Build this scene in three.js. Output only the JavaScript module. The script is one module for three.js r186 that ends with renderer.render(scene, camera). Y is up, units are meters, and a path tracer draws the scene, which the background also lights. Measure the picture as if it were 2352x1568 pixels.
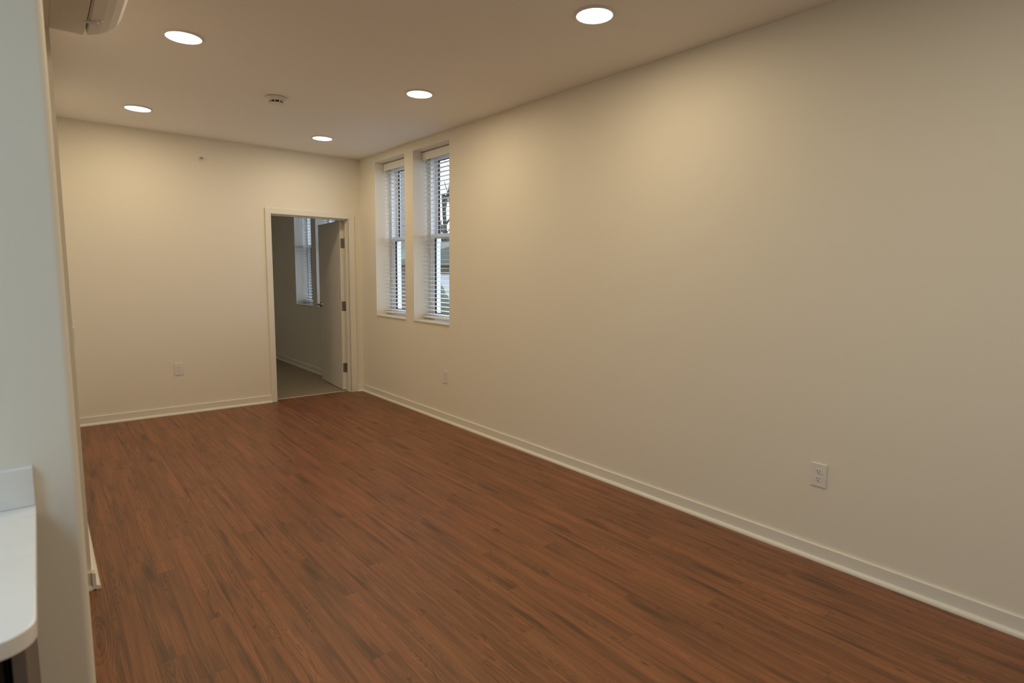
import * as THREE from 'three';
import { mergeGeometries } from 'three/addons/utils/BufferGeometryUtils.js';
import { RoundedBoxGeometry } from 'three/addons/geometries/RoundedBoxGeometry.js';
import { RectAreaLightUniformsLib } from 'three/addons/lights/RectAreaLightUniformsLib.js';

// ------------------------------------------------------------------ camera, sky, lights, exposure
// metres; right wall face at x = 0, far wall face at z = 0, floor at y = 0, the camera looks towards -z and +x
const scene = new THREE.Scene();
const camera = new THREE.PerspectiveCamera(61.43, 2352 / 1568, 0.05, 200);
camera.position.set(-3.0075, 1.441, 6.486);
camera.rotation.set(-0.11739, -0.69023, 0.01184, 'YXZ');
camera.focus = 5.2;
camera.userData.fStop = 3.2;
scene.add(camera);

const renderer = new THREE.WebGLRenderer();
renderer.toneMapping = THREE.LinearToneMapping;
renderer.toneMappingExposure = 1.0;
renderer.shadowMap.enabled = true;
RectAreaLightUniformsLib.init();

scene.background = new THREE.Color().setRGB(2.5, 3.0, 3.7);      // overcast sky

const LAMP_COLOR = new THREE.Color().setRGB(1.0, 0.79, 0.50), LAMP_POWER = 77;      // warm ceiling discs of the room
const BEDROOM_FILL_POWER = 58;                                                               // added unseen disc that brightens the next room
const KITCHEN_COLOR = new THREE.Color().setRGB(0.40, 0.72, 1.0), KITCHEN_POWER = 22;    // cool tube light over the counter
const FILL_COLOR = new THREE.Color().setRGB(1.0, 0.86, 0.64), FILL_POWER = 15;        // added unseen fill above the frame, brightens the right wall

// ------------------------------------------------------------------ sizes
const H = 2.74, RW = 0.32, FW = 0.12;          // ceiling height, outer wall thickness, partition thickness
const BACK = 8.2, KITCHEN_X = -5.6, BED_Z = -5.0, BED_X = -3.6;
const GRAY_Z = 4.674, GRAY_X = -2.953;         // kitchen side wall: face towards the camera, rounded end
const LEFT_X = -2.9, LEFT_END = 3.38, HEAD_Y = 2.406;

// ------------------------------------------------------------------ helpers
let seed = 7;
const rnd = () => ((seed = (seed * 1664525 + 1013904223) >>> 0) / 4294967296);
const used = {};
function numbered(name) {
  const n = used[name] = (used[name] ?? -1) + 1;
  return n ? name + '_' + String(n).padStart(3, '0') : name;
}
function solid(o) { o.traverse((m) => { if (m.isMesh) { m.castShadow = m.receiveShadow = true; } }); return o; }
function mesh(name, geometry, material, parent = scene) {
  const m = new THREE.Mesh(Array.isArray(geometry) ? join(geometry) : geometry, material);
  m.name = parent === scene ? numbered(name) : name;
  m.castShadow = m.receiveShadow = true;
  parent.add(m);
  return m;
}
function join(list) {
  return mergeGeometries(list.map((g) => { const q = g.index ? g.toNonIndexed() : g; for (const k of Object.keys(q.attributes)) if (!['position', 'normal', 'uv'].includes(k)) q.deleteAttribute(k); return q; }));
}
function group(name, x = 0, y = 0, z = 0) {
  const g = new THREE.Group();
  g.name = numbered(name); g.position.set(x, y, z); scene.add(g);
  return g;
}
function tag(o, label, category, groupName) { o.userData.label = label; o.userData.category = category; if (groupName) o.userData.group = groupName; return o; }
function structure(o, label) { o.userData.kind = 'structure'; if (label) o.userData.label = label; return o; }
function box(x0, x1, y0, y1, z0, z1) {
  const g = new THREE.BoxGeometry(x1 - x0, y1 - y0, z1 - z0);
  g.translate((x0 + x1) / 2, (y0 + y1) / 2, (z0 + z1) / 2);
  return metric(g);
}
function rbox(x0, x1, y0, y1, z0, z1, r, n = 2) {
  const g = new RoundedBoxGeometry(x1 - x0, y1 - y0, z1 - z0, n, r);
  g.translate((x0 + x1) / 2, (y0 + y1) / 2, (z0 + z1) / 2);
  return metric(g);
}
function metric(g) {                                // uv in metres by the dominant axis of each normal
  const p = g.attributes.position, n = g.attributes.normal, uv = new Float32Array(p.count * 2);
  for (let i = 0; i < p.count; i++) {
    const ax = Math.abs(n.getX(i)), ay = Math.abs(n.getY(i)), az = Math.abs(n.getZ(i));
    const [a, b] = ax >= ay && ax >= az ? [p.getZ(i), p.getY(i)] : ay >= az ? [p.getX(i), p.getZ(i)] : [p.getX(i), p.getY(i)];
    uv[2 * i] = a; uv[2 * i + 1] = b;
  }
  g.setAttribute('uv', new THREE.BufferAttribute(uv, 2));
  return g;
}
function rectPath(P, a0, a1, b0, b1) { const s = new P(); s.moveTo(a0, b0); s.lineTo(a1, b0); s.lineTo(a1, b1); s.lineTo(a0, b1); s.closePath(); return s; }
// wall in the z-y plane, thick towards +x, or in the x-y plane, thick towards -z
function panelWithHoles(a0, a1, b0, b1, holes, depth) {
  const s = rectPath(THREE.Shape, a0, a1, b0, b1);
  for (const h of holes) s.holes.push(rectPath(THREE.Path, ...h));
  return new THREE.ExtrudeGeometry(s, { depth, bevelEnabled: false });
}
// profile [[out, up], ...] swept straight from p to q on the floor; 'out' points along o
function moulding(profile, p, q, o) {
  const d = [q[0] - p[0], q[1] - p[1]], pos = [], idx = [], n = profile.length;
  for (const e of [p, q]) for (const [a, b] of profile) pos.push(e[0] + o[0] * a, b, e[1] + o[1] * a);
  const flip = o[0] * d[1] - o[1] * d[0] > 0;
  for (let i = 0; i < n; i++) {
    const j = (i + 1) % n, f = flip ? [i, j, n + i, j, n + j, n + i] : [i, n + i, j, j, n + i, n + j];
    idx.push(...f);
  }
  const tri = THREE.ShapeUtils.triangulateShape(profile.map((v) => new THREE.Vector2(...v)), []);
  for (const [a, b, c] of tri) { idx.push(...(flip ? [a, c, b] : [a, b, c])); idx.push(...(flip ? [n + a, n + b, n + c] : [n + a, n + c, n + b])); }
  const g = new THREE.BufferGeometry();
  g.setAttribute('position', new THREE.Float32BufferAttribute(pos, 3));
  g.setIndex(idx);
  const t = g.toNonIndexed();
  t.computeVertexNormals();
  return metric(t);
}
function tube(points, r, seg = 8, n = 24) { return new THREE.TubeGeometry(new THREE.CatmullRomCurve3(points.map((p) => new THREE.Vector3(...p))), n, r, seg); }

// ------------------------------------------------------------------ noise and textures
const PERM = new Uint8Array(512);
{ const a = [...Array(256).keys()]; for (let i = 255; i > 0; i--) { const j = Math.floor(rnd() * (i + 1)); [a[i], a[j]] = [a[j], a[i]]; } for (let i = 0; i < 512; i++) PERM[i] = a[i & 255]; }
function noise(x, y) {                              // smooth value noise, 0..1
  const xi = Math.floor(x), yi = Math.floor(y), fx = x - xi, fy = y - yi;
  const u = fx * fx * (3 - 2 * fx), v = fy * fy * (3 - 2 * fy);
  const X = xi & 255, Y = yi & 255, Y1 = (Y + 1) & 255, p0 = PERM[X], p1 = PERM[(X + 1) & 255];
  const a = PERM[p0 + Y], b = PERM[p1 + Y], c = PERM[p0 + Y1], d = PERM[p1 + Y1];
  return (a + (b - a) * u + (c - a + (a - b - c + d) * u) * v) / 255;
}
const fbm = (x, y, o = 4) => { let s = 0, a = 0.5, t = 0; for (let i = 0; i < o; i++) { s += a * noise(x, y); t += a; x = x * 2.03 + 17.1; y = y * 2.03 + 5.7; a *= 0.5; } return s / t; };
function dataTexture(w, h, fn, srgb) {
  const d = new Uint8Array(w * h * 4);
  for (let y = 0, i = 0; y < h; y++) for (let x = 0; x < w; x++, i += 4) {
    const c = fn(x, y);
    d[i] = c[0]; d[i + 1] = c[1]; d[i + 2] = c[2]; d[i + 3] = 255;
  }
  const t = new THREE.DataTexture(d, w, h);
  t.wrapS = t.wrapT = THREE.RepeatWrapping; t.magFilter = THREE.LinearFilter; t.minFilter = THREE.LinearMipmapLinearFilter; t.generateMipmaps = true;
  if (srgb) t.colorSpace = THREE.SRGBColorSpace;
  t.needsUpdate = true;
  return t;
}
// wood-look planks: an atlas of ROWS boards, each 0.915 m by 0.102 m, sawn from wobbling growth rings with knots
const ROWS = 12, AW = 2048, AH = 2040, RH = AH / ROWS, PLANK_L = 0.915, PLANK_W = 0.102;
const boards = [...Array(ROWS)].map(() => {
  const kn = [];
  for (let k = rnd() < 0.45 ? 1 : 0; k > 0; k--) kn.push([0.1 + rnd() * 0.72, 0.015 + rnd() * 0.07, 0.004 + rnd() * 0.005]);
  return { y0: rnd() * 0.102, d0: 0.003 + rnd() * 0.022, tilt: (rnd() - 0.5) * 0.05, s: 40 + rnd() * 150, ring: 0.0046 + rnd() * 0.0042, tone: (rnd() - 0.5) * 0.10, red: (rnd() - 0.5) * 0.5, kn };
});
const woodMap = dataTexture(AW, AH, (px, py) => {
  const r = Math.min(ROWS - 1, Math.floor(py / RH)), b = boards[r], u = px / AW * PLANK_L, v = (py - r * RH) / RH * PLANK_W, s = b.s;
  const yc = b.y0 + (noise(u * 1.6 + s, 3.1) - 0.5) * 0.10;
  const depth = b.d0 + b.tilt * (u - 0.45) + (noise(u * 3.6 + s, 9.7) - 0.5) * 0.06 + (noise(u * 9 + s, v * 20 + s) - 0.5) * 0.008;
  let rad = Math.hypot(v - yc, depth) + (noise(u * 5 + s, v * 60) - 0.5) * 0.004, knot = 0;
  for (const [ku, kv, kr] of b.kn) {
    const q = Math.hypot((u - ku) * 0.42, v - kv), e = Math.exp(-(q * q) / (kr * kr * 5));
    rad += e * 0.02; knot = Math.max(knot, Math.exp(-Math.pow(q / kr, 4)));
  }
  const ph = rad / b.ring, fr = ph - Math.floor(ph), line = Math.pow(fr, 3) * (fr < 0.93 ? 1 : (1 - fr) / 0.07);
  const pores = noise(u * 28 + s, v * 1500 + s), fine = noise(u * 7 + s * 2, v * 420), broad = fbm(u * 2.2 + s, v * 46 + s, 3), patch = fbm(u * 2.6 + s * 3, v * 22 + s, 3);
  let t = 0.535 + b.tone + (broad - 0.5) * 0.56 + (fine - 0.5) * 0.30 + (pores - 0.5) * 0.16 - line * 0.40;
  const dark = Math.max(0, 0.36 - patch) * 1.5;                        // smoky stain patches of the print
  t -= dark + knot * 0.30;
  t = Math.min(1, Math.max(0, t));
  const red = Math.min(1, Math.max(0, 0.5 + b.red * 0.6 + (fbm(u * 1.4 + s * 5, v * 15, 2) - 0.5) * 1.1));
  const R = 84 + 100 * t, G = 55 + (66 - 8 * red) * t, B = 34 + (42 - 2 * red) * t;
  return [R, G, B];
}, true);
woodMap.anisotropy = 8;
const wallBump = dataTexture(512, 512, (x, y) => { const c = 128 + 90 * (fbm(x / 5, y / 5, 3) - 0.5) + 60 * (noise(x / 40, y / 40) - 0.5); return [c, c, c]; });
wallBump.repeat.set(2.2, 2.2);
const carpetMap = dataTexture(1024, 1024, (x, y) => { const c = 0.55 * noise(x / 2.3, y / 2.3) + 0.3 * noise(x / 6, y / 6) + 0.35 * noise(x / 1.2, y / 1.2 + 50) - 0.1; return [108 + 95 * c, 100 + 88 * c, 86 + 78 * c]; }, true);
carpetMap.repeat.set(1.4, 1.4);
const quartzMap = dataTexture(1024, 1024, (x, y) => {
  const u = x / 1024, v = y / 1024, w = fbm(u * 5, v * 5, 4), vein = Math.abs(fbm(u * 3 + w * 1.2, v * 3.6 + 8, 4) - 0.5), k = Math.max(0, 1 - vein * 42) * Math.max(0, noise(u * 6, v * 6 + 30) - 0.3);
  const c = 236 + 8 * (w - 0.5) - 46 * k;
  return [c, c - 1, c - 3];
}, true);

const M = (color, roughness = 0.6, extra = {}) => new THREE.MeshStandardMaterial({ color, roughness, ...extra });
const lin = (r, g, b) => new THREE.Color().setRGB(r, g, b);
const mat = {
  wall: M(lin(0.84, 0.805, 0.71), 0.62, { bumpMap: wallBump, bumpScale: 0.00015 }),
  ceiling: M(lin(0.90, 0.885, 0.85), 0.85, { bumpMap: wallBump, bumpScale: 0.00015 }),
  trim: M(lin(0.82, 0.80, 0.73), 0.35),
  carpet: M(0xffffff, 1.0, { map: carpetMap, bumpMap: carpetMap, bumpScale: 0.004 }),
  subfloor: M(lin(0.16, 0.08, 0.05), 0.6),
  plastic: M(lin(0.80, 0.78, 0.75), 0.4),
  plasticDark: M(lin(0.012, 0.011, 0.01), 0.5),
  slot: M(lin(0.03, 0.025, 0.02), 0.7),  // shade of the outlet openings put into the colour
  vinyl: M(lin(0.82, 0.83, 0.84), 0.35),
  slat: M(lin(0.84, 0.84, 0.83), 0.4),
  cord: M(lin(0.75, 0.75, 0.74), 0.8),
  gasket: M(lin(0.012, 0.013, 0.02), 0.6),
  glass: new THREE.MeshPhysicalMaterial({ color: 0xffffff, transmission: 1, thickness: 0, roughness: 0, ior: 1.5 }),
  nickel: M(lin(0.40, 0.38, 0.35), 0.32, { metalness: 1 }),
  door: M(lin(0.80, 0.78, 0.71), 0.4),
  quartz: M(0xffffff, 0.22, { map: quartzMap }),
  cabinet: M(lin(0.16, 0.135, 0.12), 0.5),
  appliance: M(lin(0.012, 0.012, 0.012), 0.25),
  glow: new THREE.MeshStandardMaterial({ color: 0x000000, roughness: 0.6, emissive: lin(1.0, 0.97, 0.9), emissiveIntensity: 3.2 }),
  unit: M(lin(0.80, 0.79, 0.76), 0.7),
};
const plankMats = [[1, 1, 1], [0.96, 0.96, 0.96], [1.03, 1.03, 1.03]].map((c) => new THREE.MeshPhysicalMaterial({ color: lin(...c), map: woodMap, roughness: 0.42, bumpMap: woodMap, bumpScale: 0.0002 }));

// ------------------------------------------------------------------ room shell
const WINDOWS = [[0.39, 1.065], [1.24, 1.905], [-2.27, -1.60], [-1.43, -0.76]], SILL = 0.944, HEADW = 2.658;
{
  const g = panelWithHoles(BED_Z - 0.2, BACK + 0.2, -0.3, H + 0.25, WINDOWS.map(([a, b]) => [a, b, SILL, HEADW]), RW);
  g.rotateY(-Math.PI / 2); g.translate(RW, 0, 0);                      // shape x -> +z, depth -> -x
  structure(mesh('wall_right', metric(g), mat.wall));
}
const DOOR = { x0: -1.022, x1: -0.163, top: 2.045 };
{
  // the opening reaches the floor, so the wall is three plain pieces
  structure(mesh('wall_far', [box(BED_X, DOOR.x0 - 0.018, 0, H, -FW, 0), box(DOOR.x1 + 0.018, 0, 0, H, -FW, 0), box(DOOR.x0 - 0.018, DOOR.x1 + 0.018, DOOR.top + 0.018, H, -FW, 0)], mat.wall));
}
structure(mesh('wall_left', [box(LEFT_X - 0.12, LEFT_X, 0, H, 0, LEFT_END), box(LEFT_X - 0.12, LEFT_X, HEAD_Y, H, LEFT_END, GRAY_Z - 0.12), box(-4.3, LEFT_X - 0.12, 0, H, LEFT_END - 0.12, LEFT_END)], mat.wall));
structure(mesh('wall_hall', box(-4.42, -4.3, 0, H, LEFT_END - 0.12, GRAY_Z - 0.12), mat.wall));
{
  const s = new THREE.Shape(), r = 0.019, z0 = GRAY_Z - 0.12, z1 = GRAY_Z;       // plan of the kitchen wall with a bullnose end
  s.moveTo(KITCHEN_X, -z0); s.lineTo(KITCHEN_X, -z1); s.lineTo(GRAY_X - r, -z1); s.absarc(GRAY_X - r, -z1 + r, r, -Math.PI / 2, 0); s.lineTo(GRAY_X, -z0 - r); s.absarc(GRAY_X - r, -z0 - r, r, 0, Math.PI / 2); s.closePath();
  const g = new THREE.ExtrudeGeometry(s, { depth: H, bevelEnabled: false, curveSegments: 10 });
  g.rotateX(-Math.PI / 2);
  structure(mesh('wall_kitchen', metric(g), mat.wall));
}
structure(mesh('wall_back', box(KITCHEN_X - 0.15, 0, 0, H, BACK, BACK + 0.15), mat.wall));
structure(mesh('wall_kitchen_end', box(KITCHEN_X - 0.15, KITCHEN_X, 0, H, GRAY_Z - 0.12, BACK), mat.wall));
structure(mesh('wall_bedroom_far', box(BED_X - 0.12, 0, 0, H, BED_Z - 0.12, BED_Z), mat.wall));
structure(mesh('wall_bedroom_left', box(BED_X - 0.12, BED_X, 0, H, BED_Z, 0), mat.wall));
structure(mesh('ceiling', box(KITCHEN_X - 0.15, 0, H, H + 0.2, BED_Z - 0.12, BACK + 0.15), mat.ceiling));

// floor: a base and separate planks
const floor = group('floor');
structure(floor, 'reddish brown wood-look plank floor');
mesh('floor_base', [box(KITCHEN_X - 0.15, 0, -0.25, -0.006, -0.085, BACK + 0.15)], mat.subfloor, floor);
{
  const variants = [];
  for (let r = 0; r < ROWS; r++) for (const flip of [0, 1]) variants.push([r, flip]);
  const GAP = 0.0005;
  for (let c = 0, x = -PLANK_W; x > GRAY_X - PLANK_W - 0.05; c++, x -= PLANK_W) {
    let z = -0.085 - ((c * 0.437 + rnd() * 0.25) % 1) * PLANK_L;
    while (z < 7.3) {
      const z0 = Math.max(z, -0.085), z1 = z + PLANK_L;
      if (z1 - z0 > 0.02) {
        const [r, flip] = variants[Math.floor(rnd() * variants.length)];
        const g = new THREE.BoxGeometry(PLANK_W - GAP, 0.006, z1 - z0 - GAP);
        const p = g.attributes.position, uv = g.attributes.uv;
        for (let i = 0; i < p.count; i++) {
          const a = (p.getZ(i) + (z0 + z1) / 2 - z) / PLANK_L, b = (p.getX(i) + PLANK_W / 2) / PLANK_W;
          uv.setXY(i, flip ? 1 - a : a, (r + 0.01 + 0.98 * b) / ROWS);
        }
        const m = mesh('plank', g, plankMats[Math.floor(rnd() * 3)], floor);
        m.position.set(x + PLANK_W / 2, -0.003, (z0 + z1) / 2);
      }
      z = z1;
    }
  }
}
structure(mesh('floor_carpet', box(BED_X, 0, -0.25, 0.004, BED_Z, -0.085), mat.carpet), 'grey beige carpet in the next room');

// ------------------------------------------------------------------ skirting, casing, door
const BOARD = [[0, 0], [0.013, 0], [0.013, 0.078], [0.011, 0.080], [0, 0.080]];
const SHOE = [[0.013, 0], [0.030, 0], [0.030, 0.004]];
for (let i = 1; i <= 6; i++) { const a = i / 6 * Math.PI / 2; SHOE.push([0.013 + 0.017 * Math.cos(a), 0.004 + 0.017 * Math.sin(a)]); }
function baseboard(name, runs) {
  const o = group(name);
  structure(o);
  mesh('board', runs.map((r) => moulding(BOARD, ...r)), mat.trim, o);
  mesh('shoe_moulding', runs.map((r) => moulding(SHOE, ...r)), mat.trim, o);
}
baseboard('baseboard_right', [[[0, 0], [0, BACK], [-1, 0]]]);
baseboard('baseboard_far', [[[LEFT_X, 0], [-1.086, 0], [0, 1]], [[-0.082, 0], [0, 0], [0, 1]]]);
baseboard('baseboard_left', [[[LEFT_X, 0], [LEFT_X, LEFT_END + 0.030], [1, 0]], [[LEFT_X + 0.013, LEFT_END], [-4.3, LEFT_END], [0, 1]]]);
baseboard('baseboard_bedroom', [[[0, BED_Z], [0, -FW], [-1, 0]], [[BED_X, BED_Z], [0, BED_Z], [0, 1]]]);

const casing = group('trim_1');
structure(casing, 'off-white door casing and jambs');
{
  const { x0, x1, top } = DOOR;
  for (const [z0, z1] of [[0, 0.016], [-FW - 0.016, -FW]]) {
    mesh('casing', [rbox(x0 - 0.064, x0 - 0.005, 0, top + 0.005, z0, z1, 0.003)], mat.trim, casing);
    mesh('casing', [rbox(x1 + 0.005, x1 + 0.081, 0, top + 0.005, z0, z1, 0.003), rbox(x1 + 0.005, x1 + 0.012, 0, top + 0.005, z0, z1 + (z0 < 0 ? 0 : 0.003), 0.0015)], mat.trim, casing);
    mesh('head_casing', [rbox(x0 - 0.064, x1 + 0.081, top + 0.005, top + 0.064, z0, z1, 0.003)], mat.trim, casing);
  }
  mesh('jamb', box(x0 - 0.018, x0, 0, top, -FW, 0), mat.trim, casing);
  mesh('jamb', box(x1, x1 + 0.018, 0, top, -FW, 0), mat.trim, casing);
  mesh('head_jamb', box(x0 - 0.018, x1 + 0.018, top, top + 0.018, -FW, 0), mat.trim, casing);
  mesh('door_stop', [box(x0, x0 + 0.010, 0, top, -0.068, -0.036), box(x1 - 0.010, x1, 0, top, -0.068, -0.036), box(x0, x1, top - 0.010, top, -0.068, -0.036)], mat.trim, casing);
  mesh('threshold', rbox(x0, x1, 0, 0.007, -0.100, -0.078, 0.003), M(lin(0.62, 0.58, 0.52), 0.4), casing);
}
const door = group('door_1', DOOR.x1 + 0.002, 0.012, -FW - 0.004);
structure(door, 'plain off-white door standing open into the next room');
{
  const w = 0.852, h = 2.025, t = 0.044;
  mesh('leaf', rbox(-w, -0.004, 0, h, 0, t, 0.0015), mat.door, door);
  for (const y of [1.763, 1.018, 0.271]) {
    const hinge = new THREE.Group(); hinge.name = 'hinge'; door.add(hinge);
    mesh('leaf_plate', rbox(-0.0045, -0.0028, y - 0.057, y + 0.057, 0.002, 0.038, 0.0006), mat.nickel, hinge);
    const k = new THREE.CylinderGeometry(0.0065, 0.0065, 0.116, 14); k.translate(0.001, y, -0.005);
    mesh('knuckle', k, mat.nickel, hinge);
  }
  const lever = new THREE.Group(); lever.name = 'lever_handle'; door.add(lever);
  for (const s of [1, -1]) {
    const z = s > 0 ? t : 0;
    const rose = new THREE.CylinderGeometry(0.032, 0.034, 0.010, 28); rose.rotateX(s * Math.PI / 2); rose.translate(-w + 0.066, 1.0, z + s * 0.005);
    const neck = new THREE.CylinderGeometry(0.010, 0.011, 0.050, 16); neck.rotateX(Math.PI / 2); neck.translate(-w + 0.066, 1.0, z + s * 0.03);
    mesh('rose', rose, mat.nickel, lever);
    mesh('lever', [neck, tube([[-w + 0.066, 1.0, z + s * 0.052], [-w + 0.09, 1.0, z + s * 0.056], [-w + 0.15, 0.998, z + s * 0.054], [-w + 0.178, 0.997, z + s * 0.050]], 0.008)], mat.nickel, lever);
  }
  mesh('latch_plate', rbox(-w - 0.001, -w + 0.001, 0.965, 1.035, 0.010, 0.034, 0.0005), mat.nickel, door);
  door.rotation.y = -THREE.MathUtils.degToRad(94.5);
}
// hinge leaves let into the right jamb
for (const y of [1.775, 1.03, 0.283]) mesh('hinge_plate', rbox(DOOR.x1 - 0.0015, DOOR.x1 + 0.0005, y - 0.057, y + 0.057, -0.118, -0.080, 0.0006), mat.nickel, casing);

// ------------------------------------------------------------------ windows and blinds
WINDOWS.forEach(([z0, z1], i) => {
  const w = group('window_' + (i + 1));
  structure(w, 'white double-hung window');
  const y0 = SILL, y1 = HEADW, f = 0.040, mid = 1.815;
  mesh('frame', [box(0.185, 0.30, y0, y1, z0, z0 + f), box(0.185, 0.30, y0, y1, z1 - f, z1), box(0.185, 0.30, y1 - f, y1, z0 + f, z1 - f), box(0.185, 0.31, y0, y0 + f, z0 + f, z1 - f)], mat.vinyl, w);
  const sash = (name, xa, xb, ya, yb) => {
    const s = 0.036, a = z0 + f, b = z1 - f, o = new THREE.Group();
    o.name = name; w.add(o);
    mesh('stile', rbox(xa, xb, ya, yb, a, a + s, 0.003), mat.vinyl, o);
    mesh('stile', rbox(xa, xb, ya, yb, b - s, b, 0.003), mat.vinyl, o);
    mesh('rail', rbox(xa, xb, ya, ya + s, a + s, b - s, 0.003), mat.vinyl, o);
    mesh('rail', rbox(xa, xb, yb - s, yb, a + s, b - s, 0.003), mat.vinyl, o);
    const xm = (xa + xb) / 2, q = 0.012, A = a + s, B = b - s, C = ya + s, D = yb - s;
    mesh('gasket', [box(xm - 0.008, xm + 0.008, C, D, A, A + q), box(xm - 0.008, xm + 0.008, C, D, B - q, B), box(xm - 0.008, xm + 0.008, C, C + 0.006, A + q, B - q), box(xm - 0.008, xm + 0.008, D - 0.006, D, A + q, B - q)], mat.gasket, o);
    const g = new THREE.PlaneGeometry(B - A - 2 * q, D - C - 0.012); g.rotateY(-Math.PI / 2); g.translate(xm, (C + D) / 2, (A + B) / 2);
    mesh('pane', g, mat.glass, o);
  };
  sash('upper_sash', 0.245, 0.275, mid - 0.02, y1 - f);
  sash('lower_sash', 0.200, 0.230, y0 + f, mid + 0.02);
  mesh('sill', rbox(-0.010, 0.186, y0 - 0.004, y0 + 0.012, z0 + 0.0005, z1 - 0.0005, 0.004), mat.trim, w);
});
const BLIND_LABEL = ['white horizontal slat blind in the living-room window beside the room corner', 'white horizontal slat blind in the living-room window further from the corner', 'white slat blind in the next room, seen left of the open door', 'white slat blind in the next room, mostly hidden behind the open door'];
WINDOWS.forEach(([z0, z1], i) => {
  const b = group('window_blind', 0.135, HEADW, (z0 + z1) / 2);
  tag(b, BLIND_LABEL[i], 'window blind', 'slat blinds');
  const hw = (z1 - z0) / 2 - 0.012, top = -0.004;
  mesh('valance', rbox(-0.030, -0.022, top - 0.082, top - 0.006, -hw - 0.006, hw + 0.006, 0.003), mat.slat, b);
  for (const q of [-1, 1]) mesh('valance_return', rbox(-0.026, 0.012, top - 0.082, top - 0.006, q * (hw + 0.0025) - 0.0035, q * (hw + 0.0025) + 0.0035, 0.002), mat.slat, b);
  mesh('headrail', box(-0.018, 0.036, top - 0.052, top, -hw, hw), mat.slat, b);
  const slat = new RoundedBoxGeometry(0.050, 0.0028, 2 * hw, 1, 0.0012), n = 37, pitch = 0.0427, first = -0.105;
  slat.rotateZ(THREE.MathUtils.degToRad(3));
  for (let k = 0; k < n; k++) { const m = mesh('slat', slat, mat.slat, b); m.position.set(0, first - k * pitch, 0); }
  const bottom = first - (n - 1) * pitch - 0.030;
  mesh('bottom_rail', rbox(-0.026, 0.026, bottom - 0.009, bottom + 0.009, -hw, hw, 0.003), mat.slat, b);
  for (const s of [-1, 1]) for (const x of [-0.026, 0.026]) {
    const c = new THREE.CylinderGeometry(0.0011, 0.0011, -bottom - 0.05, 6); c.translate(x, (bottom - 0.05) / 2, s * (hw - 0.11));
    mesh('ladder_cord', c, mat.cord, b);
  }
  const wand = new THREE.CylinderGeometry(0.0045, 0.0045, 0.78, 8); wand.translate(-0.036, -0.08 - 0.40, -hw + 0.045);
  mesh('tilt_wand', wand, mat.slat, b);
});

// ------------------------------------------------------------------ ceiling lights
function ceilingLight(x, z, label, color, power, groupName) {
  const o = group('ceiling_light', x, H, z);
  tag(o, label, 'ceiling light', groupName);
  const ring = new THREE.LatheGeometry([[0.090, -0.004], [0.091, -0.009], [0.096, -0.010], [0.103, -0.007], [0.106, 0]].map((p) => new THREE.Vector2(...p)), 64);
  mesh('trim_ring', ring, mat.plastic, o);
  const disc = new THREE.CylinderGeometry(0.093, 0.093, 0.003, 64); disc.translate(0, -0.0065, 0);
  mesh('light_diffuser', disc, mat.glow, o);
  const l = new THREE.RectAreaLight(color, power, 0.164, 0.164);
  l.position.set(0, -0.014, 0); l.rotation.x = -Math.PI / 2;
  o.add(l);
  return o;
}
const RL = 'round flush ceiling light, ';
ceilingLight(-2.28, 0.80, RL + 'the one in the left row nearest the far wall', LAMP_COLOR, LAMP_POWER, 'room ceiling lights');
ceilingLight(-2.28, 2.68, RL + 'the large one in the left row near the air conditioner', LAMP_COLOR, LAMP_POWER, 'room ceiling lights');
ceilingLight(-0.752, 0.80, RL + 'the smallest, above the open doorway', LAMP_COLOR, LAMP_POWER, 'room ceiling lights');
ceilingLight(-0.757, 2.665, RL + 'middle one of the row along the window wall', LAMP_COLOR, LAMP_POWER, 'room ceiling lights');
ceilingLight(-0.752, 4.376, RL + 'at the top edge of the picture, nearest the camera', LAMP_COLOR, LAMP_POWER, 'room ceiling lights');
ceilingLight(-2.28, 4.376, RL + 'out of view above the kitchen wall end', LAMP_COLOR, LAMP_POWER, 'room ceiling lights');
ceilingLight(-2.5, -2.5, RL + 'added out of view to brighten the next room', LAMP_COLOR, BEDROOM_FILL_POWER, 'room ceiling lights');

for (const [x, z, color, power, turn, label] of [[-4.45, 5.8, KITCHEN_COLOR, KITCHEN_POWER, 0, 'long white ceiling fixture out of view over the kitchen counter'], [-1.75, 6.3, FILL_COLOR, FILL_POWER, 0, 'added fill light out of view above the picture, shaped as a long ceiling fixture']]) {
  const o = tag(group('linear_light', x, H, z), label, 'ceiling light', 'long ceiling fixtures');
  mesh('housing', rbox(-0.61, 0.61, -0.045, 0, -0.15, 0.15, 0.008), mat.plastic, o);
  mesh('light_diffuser', rbox(-0.59, 0.59, -0.056, -0.040, -0.13, 0.13, 0.006), mat.glow, o);
  const l = new THREE.RectAreaLight(color, power, 1.18, 0.26);
  l.position.set(0, -0.060, 0); l.rotation.x = -Math.PI / 2;
  o.add(l);
  o.rotation.y = turn;
}

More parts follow.
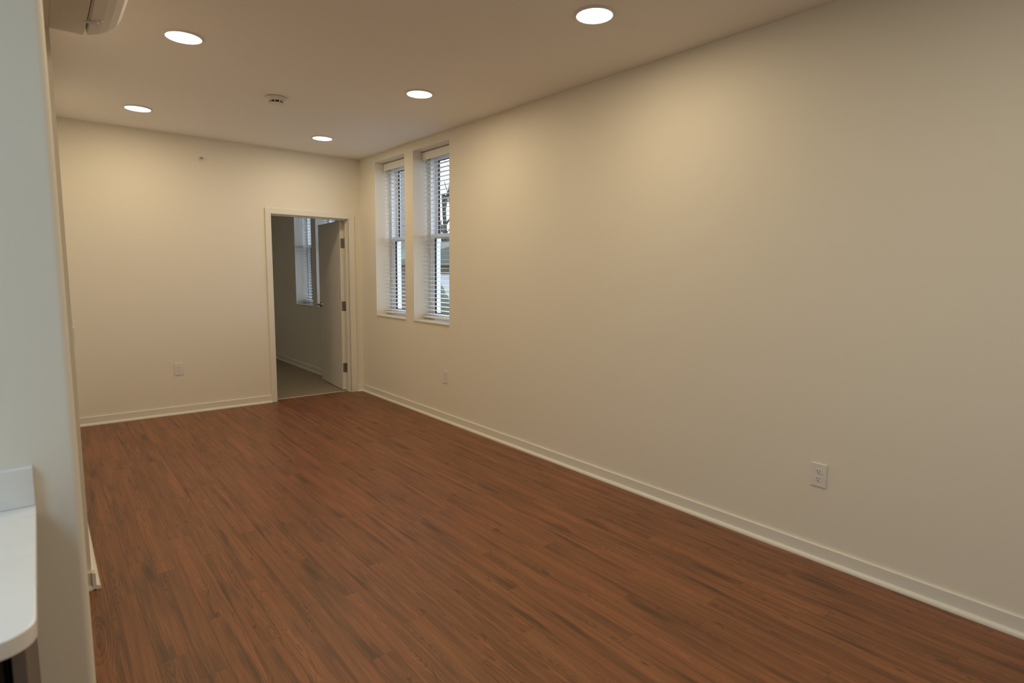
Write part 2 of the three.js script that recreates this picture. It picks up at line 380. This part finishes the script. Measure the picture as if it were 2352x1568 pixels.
// ------------------------------------------------------------------ smoke detector, sprinkler
{
  const o = tag(group('smoke_detector', -1.52, H, 1.86), 'white round smoke detector with black slots on the ceiling', 'smoke detector');
  const base = new THREE.LatheGeometry([[0, 0], [0.070, 0], [0.070, -0.010], [0.066, -0.013], [0.052, -0.013]].map((p) => new THREE.Vector2(...p)), 48);
  mesh('base', base, mat.plastic, o);
  const body = new THREE.LatheGeometry([[0.054, -0.010], [0.055, -0.026], [0.053, -0.0285], [0.018, -0.0285], [0.018, -0.0430], [0.053, -0.0430], [0.050, -0.047], [0.038, -0.053], [0, -0.054]].map((p) => new THREE.Vector2(...p)), 48);
  mesh('body', body, mat.plastic, o);
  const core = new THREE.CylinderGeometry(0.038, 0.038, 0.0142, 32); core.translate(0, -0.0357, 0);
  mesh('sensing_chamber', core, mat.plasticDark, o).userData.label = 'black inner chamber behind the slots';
  for (let k = 0; k < 9; k++) { const a = k / 9 * Math.PI * 2, g = new THREE.BoxGeometry(0.008, 0.015, 0.006); g.rotateY(-a); g.translate(Math.cos(a) * 0.0480, -0.036, Math.sin(a) * 0.0480); mesh('rib', g, mat.plastic, o); }
}
{
  const o = tag(group('wall_sprinkler', -1.673, 2.535, 0), 'small white sprinkler head high on the far wall', 'sprinkler');
  const rose = new THREE.LatheGeometry([[0.010, 0.004], [0.014, 0.009], [0.026, 0.007], [0.032, 0.001], [0.032, 0]].map((p) => new THREE.Vector2(...p)), 36); rose.rotateX(Math.PI / 2);
  mesh('escutcheon', rose, mat.plastic, o);
  const stem = new THREE.CylinderGeometry(0.009, 0.010, 0.030, 20); stem.rotateX(Math.PI / 2); stem.translate(0, 0, 0.015);
  mesh('stem', stem, mat.plastic, o);
  mesh('frame_arm', [tube([[-0.009, 0, 0.026], [-0.015, 0, 0.036], [-0.009, 0, 0.047], [0, 0, 0.051]], 0.0025), tube([[0.009, 0, 0.026], [0.015, 0, 0.036], [0.009, 0, 0.047], [0, 0, 0.051]], 0.0025)], mat.nickel, o);
  mesh('deflector', rbox(-0.015, 0.015, 0.006, 0.008, 0.034, 0.060, 0.0008), mat.plastic, o);
  const bulb = new THREE.CylinderGeometry(0.0022, 0.0022, 0.020, 10); bulb.rotateX(Math.PI / 2); bulb.translate(0, 0, 0.040);
  mesh('glass_bulb', bulb, M(lin(0.35, 0.05, 0.03), 0.2), o);
}

// ------------------------------------------------------------------ outlets and switches; built facing +z, turned on their wall
function plate(o, w, h) { mesh('cover_plate', rbox(-w / 2, w / 2, -h / 2, h / 2, 0, 0.0065, 0.003, 3), mat.plastic, o); }
function outlet(x, y, z, turn, label) {
  const o = tag(group('wall_outlet', x, y, z), label, 'outlet', 'wall outlets');
  plate(o, 0.076, 0.121);
  for (const s of [1, -1]) {
    const sh = new THREE.Shape(), r = 0.0172, f = 0.0135;                   // round face with flat top and bottom
    const a = Math.asin(f / r);
    sh.absarc(0, 0, r, -a, a, false); sh.absarc(0, 0, r, Math.PI - a, Math.PI + a, false); sh.closePath();
    const g = new THREE.ExtrudeGeometry(sh, { depth: 0.0018, bevelEnabled: true, bevelSize: 0.0005, bevelThickness: 0.0005, bevelSegments: 1, curveSegments: 10 });
    g.translate(0, s * 0.0195, 0.006);
    const face = mesh('receptacle', g, mat.plastic, o);
    for (const [sx, hh] of [[-0.0065, 0.0085], [0.0065, 0.007]]) mesh('slot', box(sx - 0.0012, sx + 0.0012, s * 0.0195 + 0.0035 - hh / 2, s * 0.0195 + 0.0035 + hh / 2, 0.0082, 0.0086), mat.slot, face);  // dark pieces on the face stand in for shade inside the openings
    const hole = new THREE.CylinderGeometry(0.0027, 0.0027, 0.0006, 14); hole.rotateX(Math.PI / 2); hole.translate(0, s * 0.0195 - 0.0075, 0.0084);
    mesh('ground_hole_shade', hole, mat.plasticDark, face);  // dark disc painted for the shade inside the round opening
  }
  const screw = new THREE.CylinderGeometry(0.003, 0.003, 0.001, 14); screw.rotateX(Math.PI / 2); screw.translate(0, 0, 0.0068);
  mesh('screw', screw, mat.plastic, o);
  o.rotation.y = turn;
  return o;
}
outlet(-1.966, 0.456, 0, 0, 'white duplex outlet on the far wall left of the doorway');
outlet(0, 0.44, 1.838, -Math.PI / 2, 'white duplex outlet low on the right wall below the windows');
outlet(0, 0.444, 5.308, -Math.PI / 2, 'white duplex outlet nearest the camera on the bare right wall');
outlet(-3.136, 1.19, GRAY_Z, 0, 'white duplex outlet on the kitchen wall at the left picture edge');
{
  const o = tag(group('light_switch', LEFT_X, 1.168, 3.2), 'white light switch plate sticking out past the end of the left wall', 'light switch');
  plate(o, 0.078, 0.128);
  mesh('rocker', rbox(-0.017, 0.017, -0.062, 0.006, 0.004, 0.0135, 0.002), mat.plastic, o);
  o.rotation.y = Math.PI / 2;
}

// ------------------------------------------------------------------ air conditioner over the hall opening
{
  const zf = LEFT_END + 0.016, len = 0.86, yb = HEAD_Y + 0.002;
  const o = tag(group('air_conditioner', LEFT_X, yb, zf), 'white wall-mounted air conditioner seen from below at the top left', 'air conditioner');
  const outline = [[0.002, 0], [0.108, 0], [0.110, 0.004], [0.092, 0.150], [0.104, 0.152], [0.124, 0.008], [0.126, 0.004], [0.165, 0.018], [0.195, 0.036], [0.224, 0.060], [0.244, 0.094], [0.254, 0.136], [0.258, 0.184], [0.258, 0.27], [0.246, 0.297], [0.22, 0.306], [0.002, 0.306]];
  const s = new THREE.Shape(outline.map((p) => new THREE.Vector2(...p)));
  const ex = (shape, depth, z) => { const g = new THREE.ExtrudeGeometry(shape, { depth, bevelEnabled: true, bevelSize: 0.003, bevelThickness: 0.003, bevelSegments: 2 }); g.translate(0, 0, z); return g; };
  mesh('casing', ex(s, len - 0.006, 0.003), mat.unit, o);
  const lv = new THREE.Shape([[0, 0], [0.026, 0.012], [0.026, 0.0145], [0, 0.003]].map((p) => new THREE.Vector2(...p)));
  const lg = new THREE.ExtrudeGeometry(lv, { depth: len - 0.36, bevelEnabled: false }); lg.translate(0.116, 0.002, 0.18);
  mesh('louver', lg, mat.unit, o);
  mesh('louver_bracket', rbox(0.106, 0.150, -0.006, 0.004, 0.168, 0.186, 0.002), M(lin(0.62, 0.63, 0.68), 0.4), o);
  mesh('latch', [rbox(0.156, 0.166, 0.006, 0.015, 0.166, 0.176, 0.002)], mat.cord, o);
}

// ------------------------------------------------------------------ kitchen counter at the left edge
{
  const x1 = -3.047, x0 = -4.6, zb = GRAY_Z, zf = 5.335, y1 = 0.86, t = 0.032, r = 0.05;
  const s = new THREE.Shape();
  s.moveTo(x0, -zb); s.lineTo(x0, -zf); s.lineTo(x1 - r, -zf); s.absarc(x1 - r, -zf + r, r, -Math.PI / 2, 0); s.lineTo(x1, -zb); s.closePath();
  const g = new THREE.ExtrudeGeometry(s, { depth: t - 0.006, bevelEnabled: true, bevelSize: 0.003, bevelThickness: 0.003, bevelSegments: 3, curveSegments: 12 });
  g.rotateX(-Math.PI / 2); g.translate(0, y1 - t + 0.003, 0);
  tag(mesh('countertop', metric(g), mat.quartz), 'white veined stone countertop with a rounded corner', 'countertop');
  tag(mesh('backsplash', rbox(x0, x1 + 0.003, y1, y1 + 0.098, zb, zb + 0.02, 0.003), mat.quartz), 'low white stone backsplash behind the countertop', 'backsplash');
  tag(mesh('cabinet_end_panel', rbox(x1 - 0.038, x1 - 0.018, 0, y1 - t, zb, 5.21, 0.002), mat.cabinet), 'dark brown cabinet end panel under the countertop', 'cabinet');
  const d = tag(group('dishwasher', x1 - 0.345, 0, 5.0), 'black built-in appliance front beneath the countertop', 'dishwasher');
  mesh('body', box(-0.30, 0.30, 0.09, 0.82, -0.30, 0.17), mat.appliance, d);
  mesh('door', rbox(-0.298, 0.298, 0.10, 0.70, 0.17, 0.20, 0.006), mat.appliance, d);
  mesh('control_panel', rbox(-0.298, 0.298, 0.703, 0.815, 0.17, 0.20, 0.006), mat.appliance, d);
  mesh('toe_kick', box(-0.29, 0.29, 0, 0.09, -0.28, 0.12), mat.appliance, d);
  mesh('handle', tube([[-0.22, 0.73, 0.20], [-0.21, 0.73, 0.235], [0.21, 0.73, 0.235], [0.22, 0.73, 0.20]], 0.008), mat.appliance, d);
  const c = tag(group('base_cabinet', -4.15, 0, 4.95), 'dark brown base cabinet under the left part of the countertop', 'cabinet');
  mesh('body', box(-0.44, 0.44, 0.10, y1 - t, zb - 4.92, 0.26), mat.cabinet, c);
  for (const q of [-1, 1]) { const dd = mesh('door', rbox(Math.min(q * 0.003, q * 0.437), Math.max(q * 0.003, q * 0.437), 0.11, y1 - t - 0.005, 0.26, 0.28, 0.002), mat.cabinet, c); mesh('knob', tube([[q * 0.04, 0.62, 0.28], [q * 0.04, 0.63, 0.305], [q * 0.04, 0.73, 0.305], [q * 0.04, 0.74, 0.28]], 0.005), mat.nickel, dd); }
  mesh('toe_kick', box(-0.43, 0.43, 0, 0.10, zb - 4.92, 0.20), mat.cabinet, c);
}

// ------------------------------------------------------------------ outside the windows
structure(mesh('ground', box(RW, 60, -0.8, -0.6, -60, 30), M(lin(0.13, 0.125, 0.09), 1)), 'lawn outside the windows');
function tree(x, z, h, label, bush) {
  const o = tag(group('tree', x, -0.62, z), label, 'tree', 'bare trees outside');
  const bark = M(lin(0.075, 0.068, 0.055), 0.95), trunk = [], twigs = [];
  const grow = (p, d, len, r, level) => {
    const bend = new THREE.Vector3((rnd() - 0.5) * 0.3, rnd() * 0.15, (rnd() - 0.5) * 0.3), m = p.clone().addScaledVector(d, len / 2).addScaledVector(bend, len * 0.25), e = p.clone().addScaledVector(d, len).addScaledVector(bend, len * 0.2);
    const g = new THREE.TubeGeometry(new THREE.CatmullRomCurve3([p, m, e]), 4, r, level < 2 ? 8 : 5);
    (level === 0 ? trunk : twigs).push(g);
    if (level >= 4) return;
    const n = level === 0 ? 5 : level === 1 ? 3 : 2;
    for (let k = 0; k < n; k++) {
      const t = level === 0 ? 0.45 + 0.55 * k / (n - 1) : 0.4 + 0.6 * rnd(), a = rnd() * Math.PI * 2, sp = 0.5 + rnd() * 0.5;
      const q = p.clone().lerp(e, t), nd = d.clone().add(new THREE.Vector3(Math.cos(a) * sp, 0.12, Math.sin(a) * sp)).normalize();
      grow(q, nd, len * (0.55 + rnd() * 0.2), r * 0.52, level + 1);
    }
  };
  grow(new THREE.Vector3(0, 0, 0), new THREE.Vector3(0.04, 1, 0.03).normalize(), h * 0.42, h * 0.022, 0);
  mesh('trunk', trunk, bark, o);
  mesh('branches', twigs, bark, o);
}
tree(6.0, -5.0, 7.0, 'bare tree with forked branches seen through the right-hand blind');
tree(12.5, -17.5, 9, 'distant bare tree behind the shrubs outside');
function shrub(x, z, r, h, label) {
  const o = tag(group('shrub', x, -0.6, z), label, 'shrub', 'shrubs outside');
  const g = new THREE.IcosahedronGeometry(1, 5), p = g.attributes.position;
  for (let i = 0; i < p.count; i++) {
    const v = new THREE.Vector3().fromBufferAttribute(p, i), k = 0.8 + 0.45 * fbm(v.x * 3 + x + 20, v.y * 3 + v.z * 2.1 + 40, 4);
    p.setXYZ(i, v.x * k * r, Math.max(0, (v.y * k + 0.85) * h / 1.85), v.z * k * r);
  }
  g.computeVertexNormals();
  mesh('foliage', g, M(lin(0.10, 0.11, 0.07), 0.95), o);
}
shrub(4.25, -3.6, 0.6, 1.7, 'green shrub nearest the right-hand window');
shrub(4.7, -6.2, 0.55, 1.9, 'green shrub in front of the low brown outbuilding');
{
  const o = tag(group('neighbour_house', 4.8, -0.6, -11.5), 'grey brown neighbouring house seen through the left-hand blind', 'house');
  const side = M(lin(0.20, 0.175, 0.155), 0.85), white = M(lin(0.7, 0.7, 0.69), 0.6);
  mesh('wall', box(-2.8, 3.0, 0, 6.2, -4, 0), side, o);
  const rf = new THREE.Shape([[-3.1, 6.1], [3.3, 6.1], [0.1, 8.2]].map((p) => new THREE.Vector2(...p)));
  const rg = new THREE.ExtrudeGeometry(rf, { depth: 4.6, bevelEnabled: false }); rg.translate(0, 0, -4.3);
  mesh('roof', rg, M(lin(0.06, 0.055, 0.055), 0.9), o);
  for (let k = 0; k < 22; k++) mesh('siding_board', box(-2.8, 3.0, 0.28 * k, 0.28 * k + 0.27, 0, 0.02 + 0.004 * (k % 2)), side, o);
  mesh('corner_board', box(2.92, 3.02, 0, 6.2, -0.06, 0.05), white, o);
  for (const [x, y] of [[-1.4, 1.4], [1.2, 1.4], [-1.4, 4.1], [1.2, 4.1]]) {
    const w = mesh('window_frame', [box(x - 0.5, x + 0.5, y, y + 0.09, 0.03, 0.08), box(x - 0.5, x + 0.5, y + 1.31, y + 1.4, 0.03, 0.08), box(x - 0.5, x - 0.41, y + 0.09, y + 1.31, 0.03, 0.08), box(x + 0.41, x + 0.5, y + 0.09, y + 1.31, 0.03, 0.08), box(x - 0.41, x + 0.41, y + 0.66, y + 0.74, 0.03, 0.07)], white, o);
    mesh('window_pane', box(x - 0.41, x + 0.41, y + 0.09, y + 1.31, 0.025, 0.04), M(lin(0.03, 0.035, 0.04), 0.1), w);
  }
}
{
  const o = tag(group('garage', 6.2, -0.6, -7.5), 'low brown outbuilding with a pale door behind the shrubs', 'garage');
  const brown = M(lin(0.17, 0.13, 0.10), 0.9);
  mesh('wall', box(-1.9, 3.2, 0, 2.3, -3, 0), brown, o);
  const rf = new THREE.Shape([[-2.2, 2.25], [3.5, 2.25], [0.65, 3.0]].map((p) => new THREE.Vector2(...p)));
  const rg = new THREE.ExtrudeGeometry(rf, { depth: 3.5, bevelEnabled: false }); rg.translate(0, 0, -3.2);
  mesh('roof', rg, M(lin(0.12, 0.125, 0.095), 0.9), o);
  const dr = mesh('garage_door', box(-1.2, 1.2, 0, 2.0, 0, 0.05), M(lin(0.5, 0.5, 0.49), 0.7), o);
  for (let k = 0; k < 4; k++) mesh('door_panel', box(-1.15, 1.15, 0.04 + 0.49 * k, 0.49 + 0.49 * k, 0.05, 0.065), M(lin(0.52, 0.52, 0.51), 0.7), dr);
}

renderer.render(scene, camera);
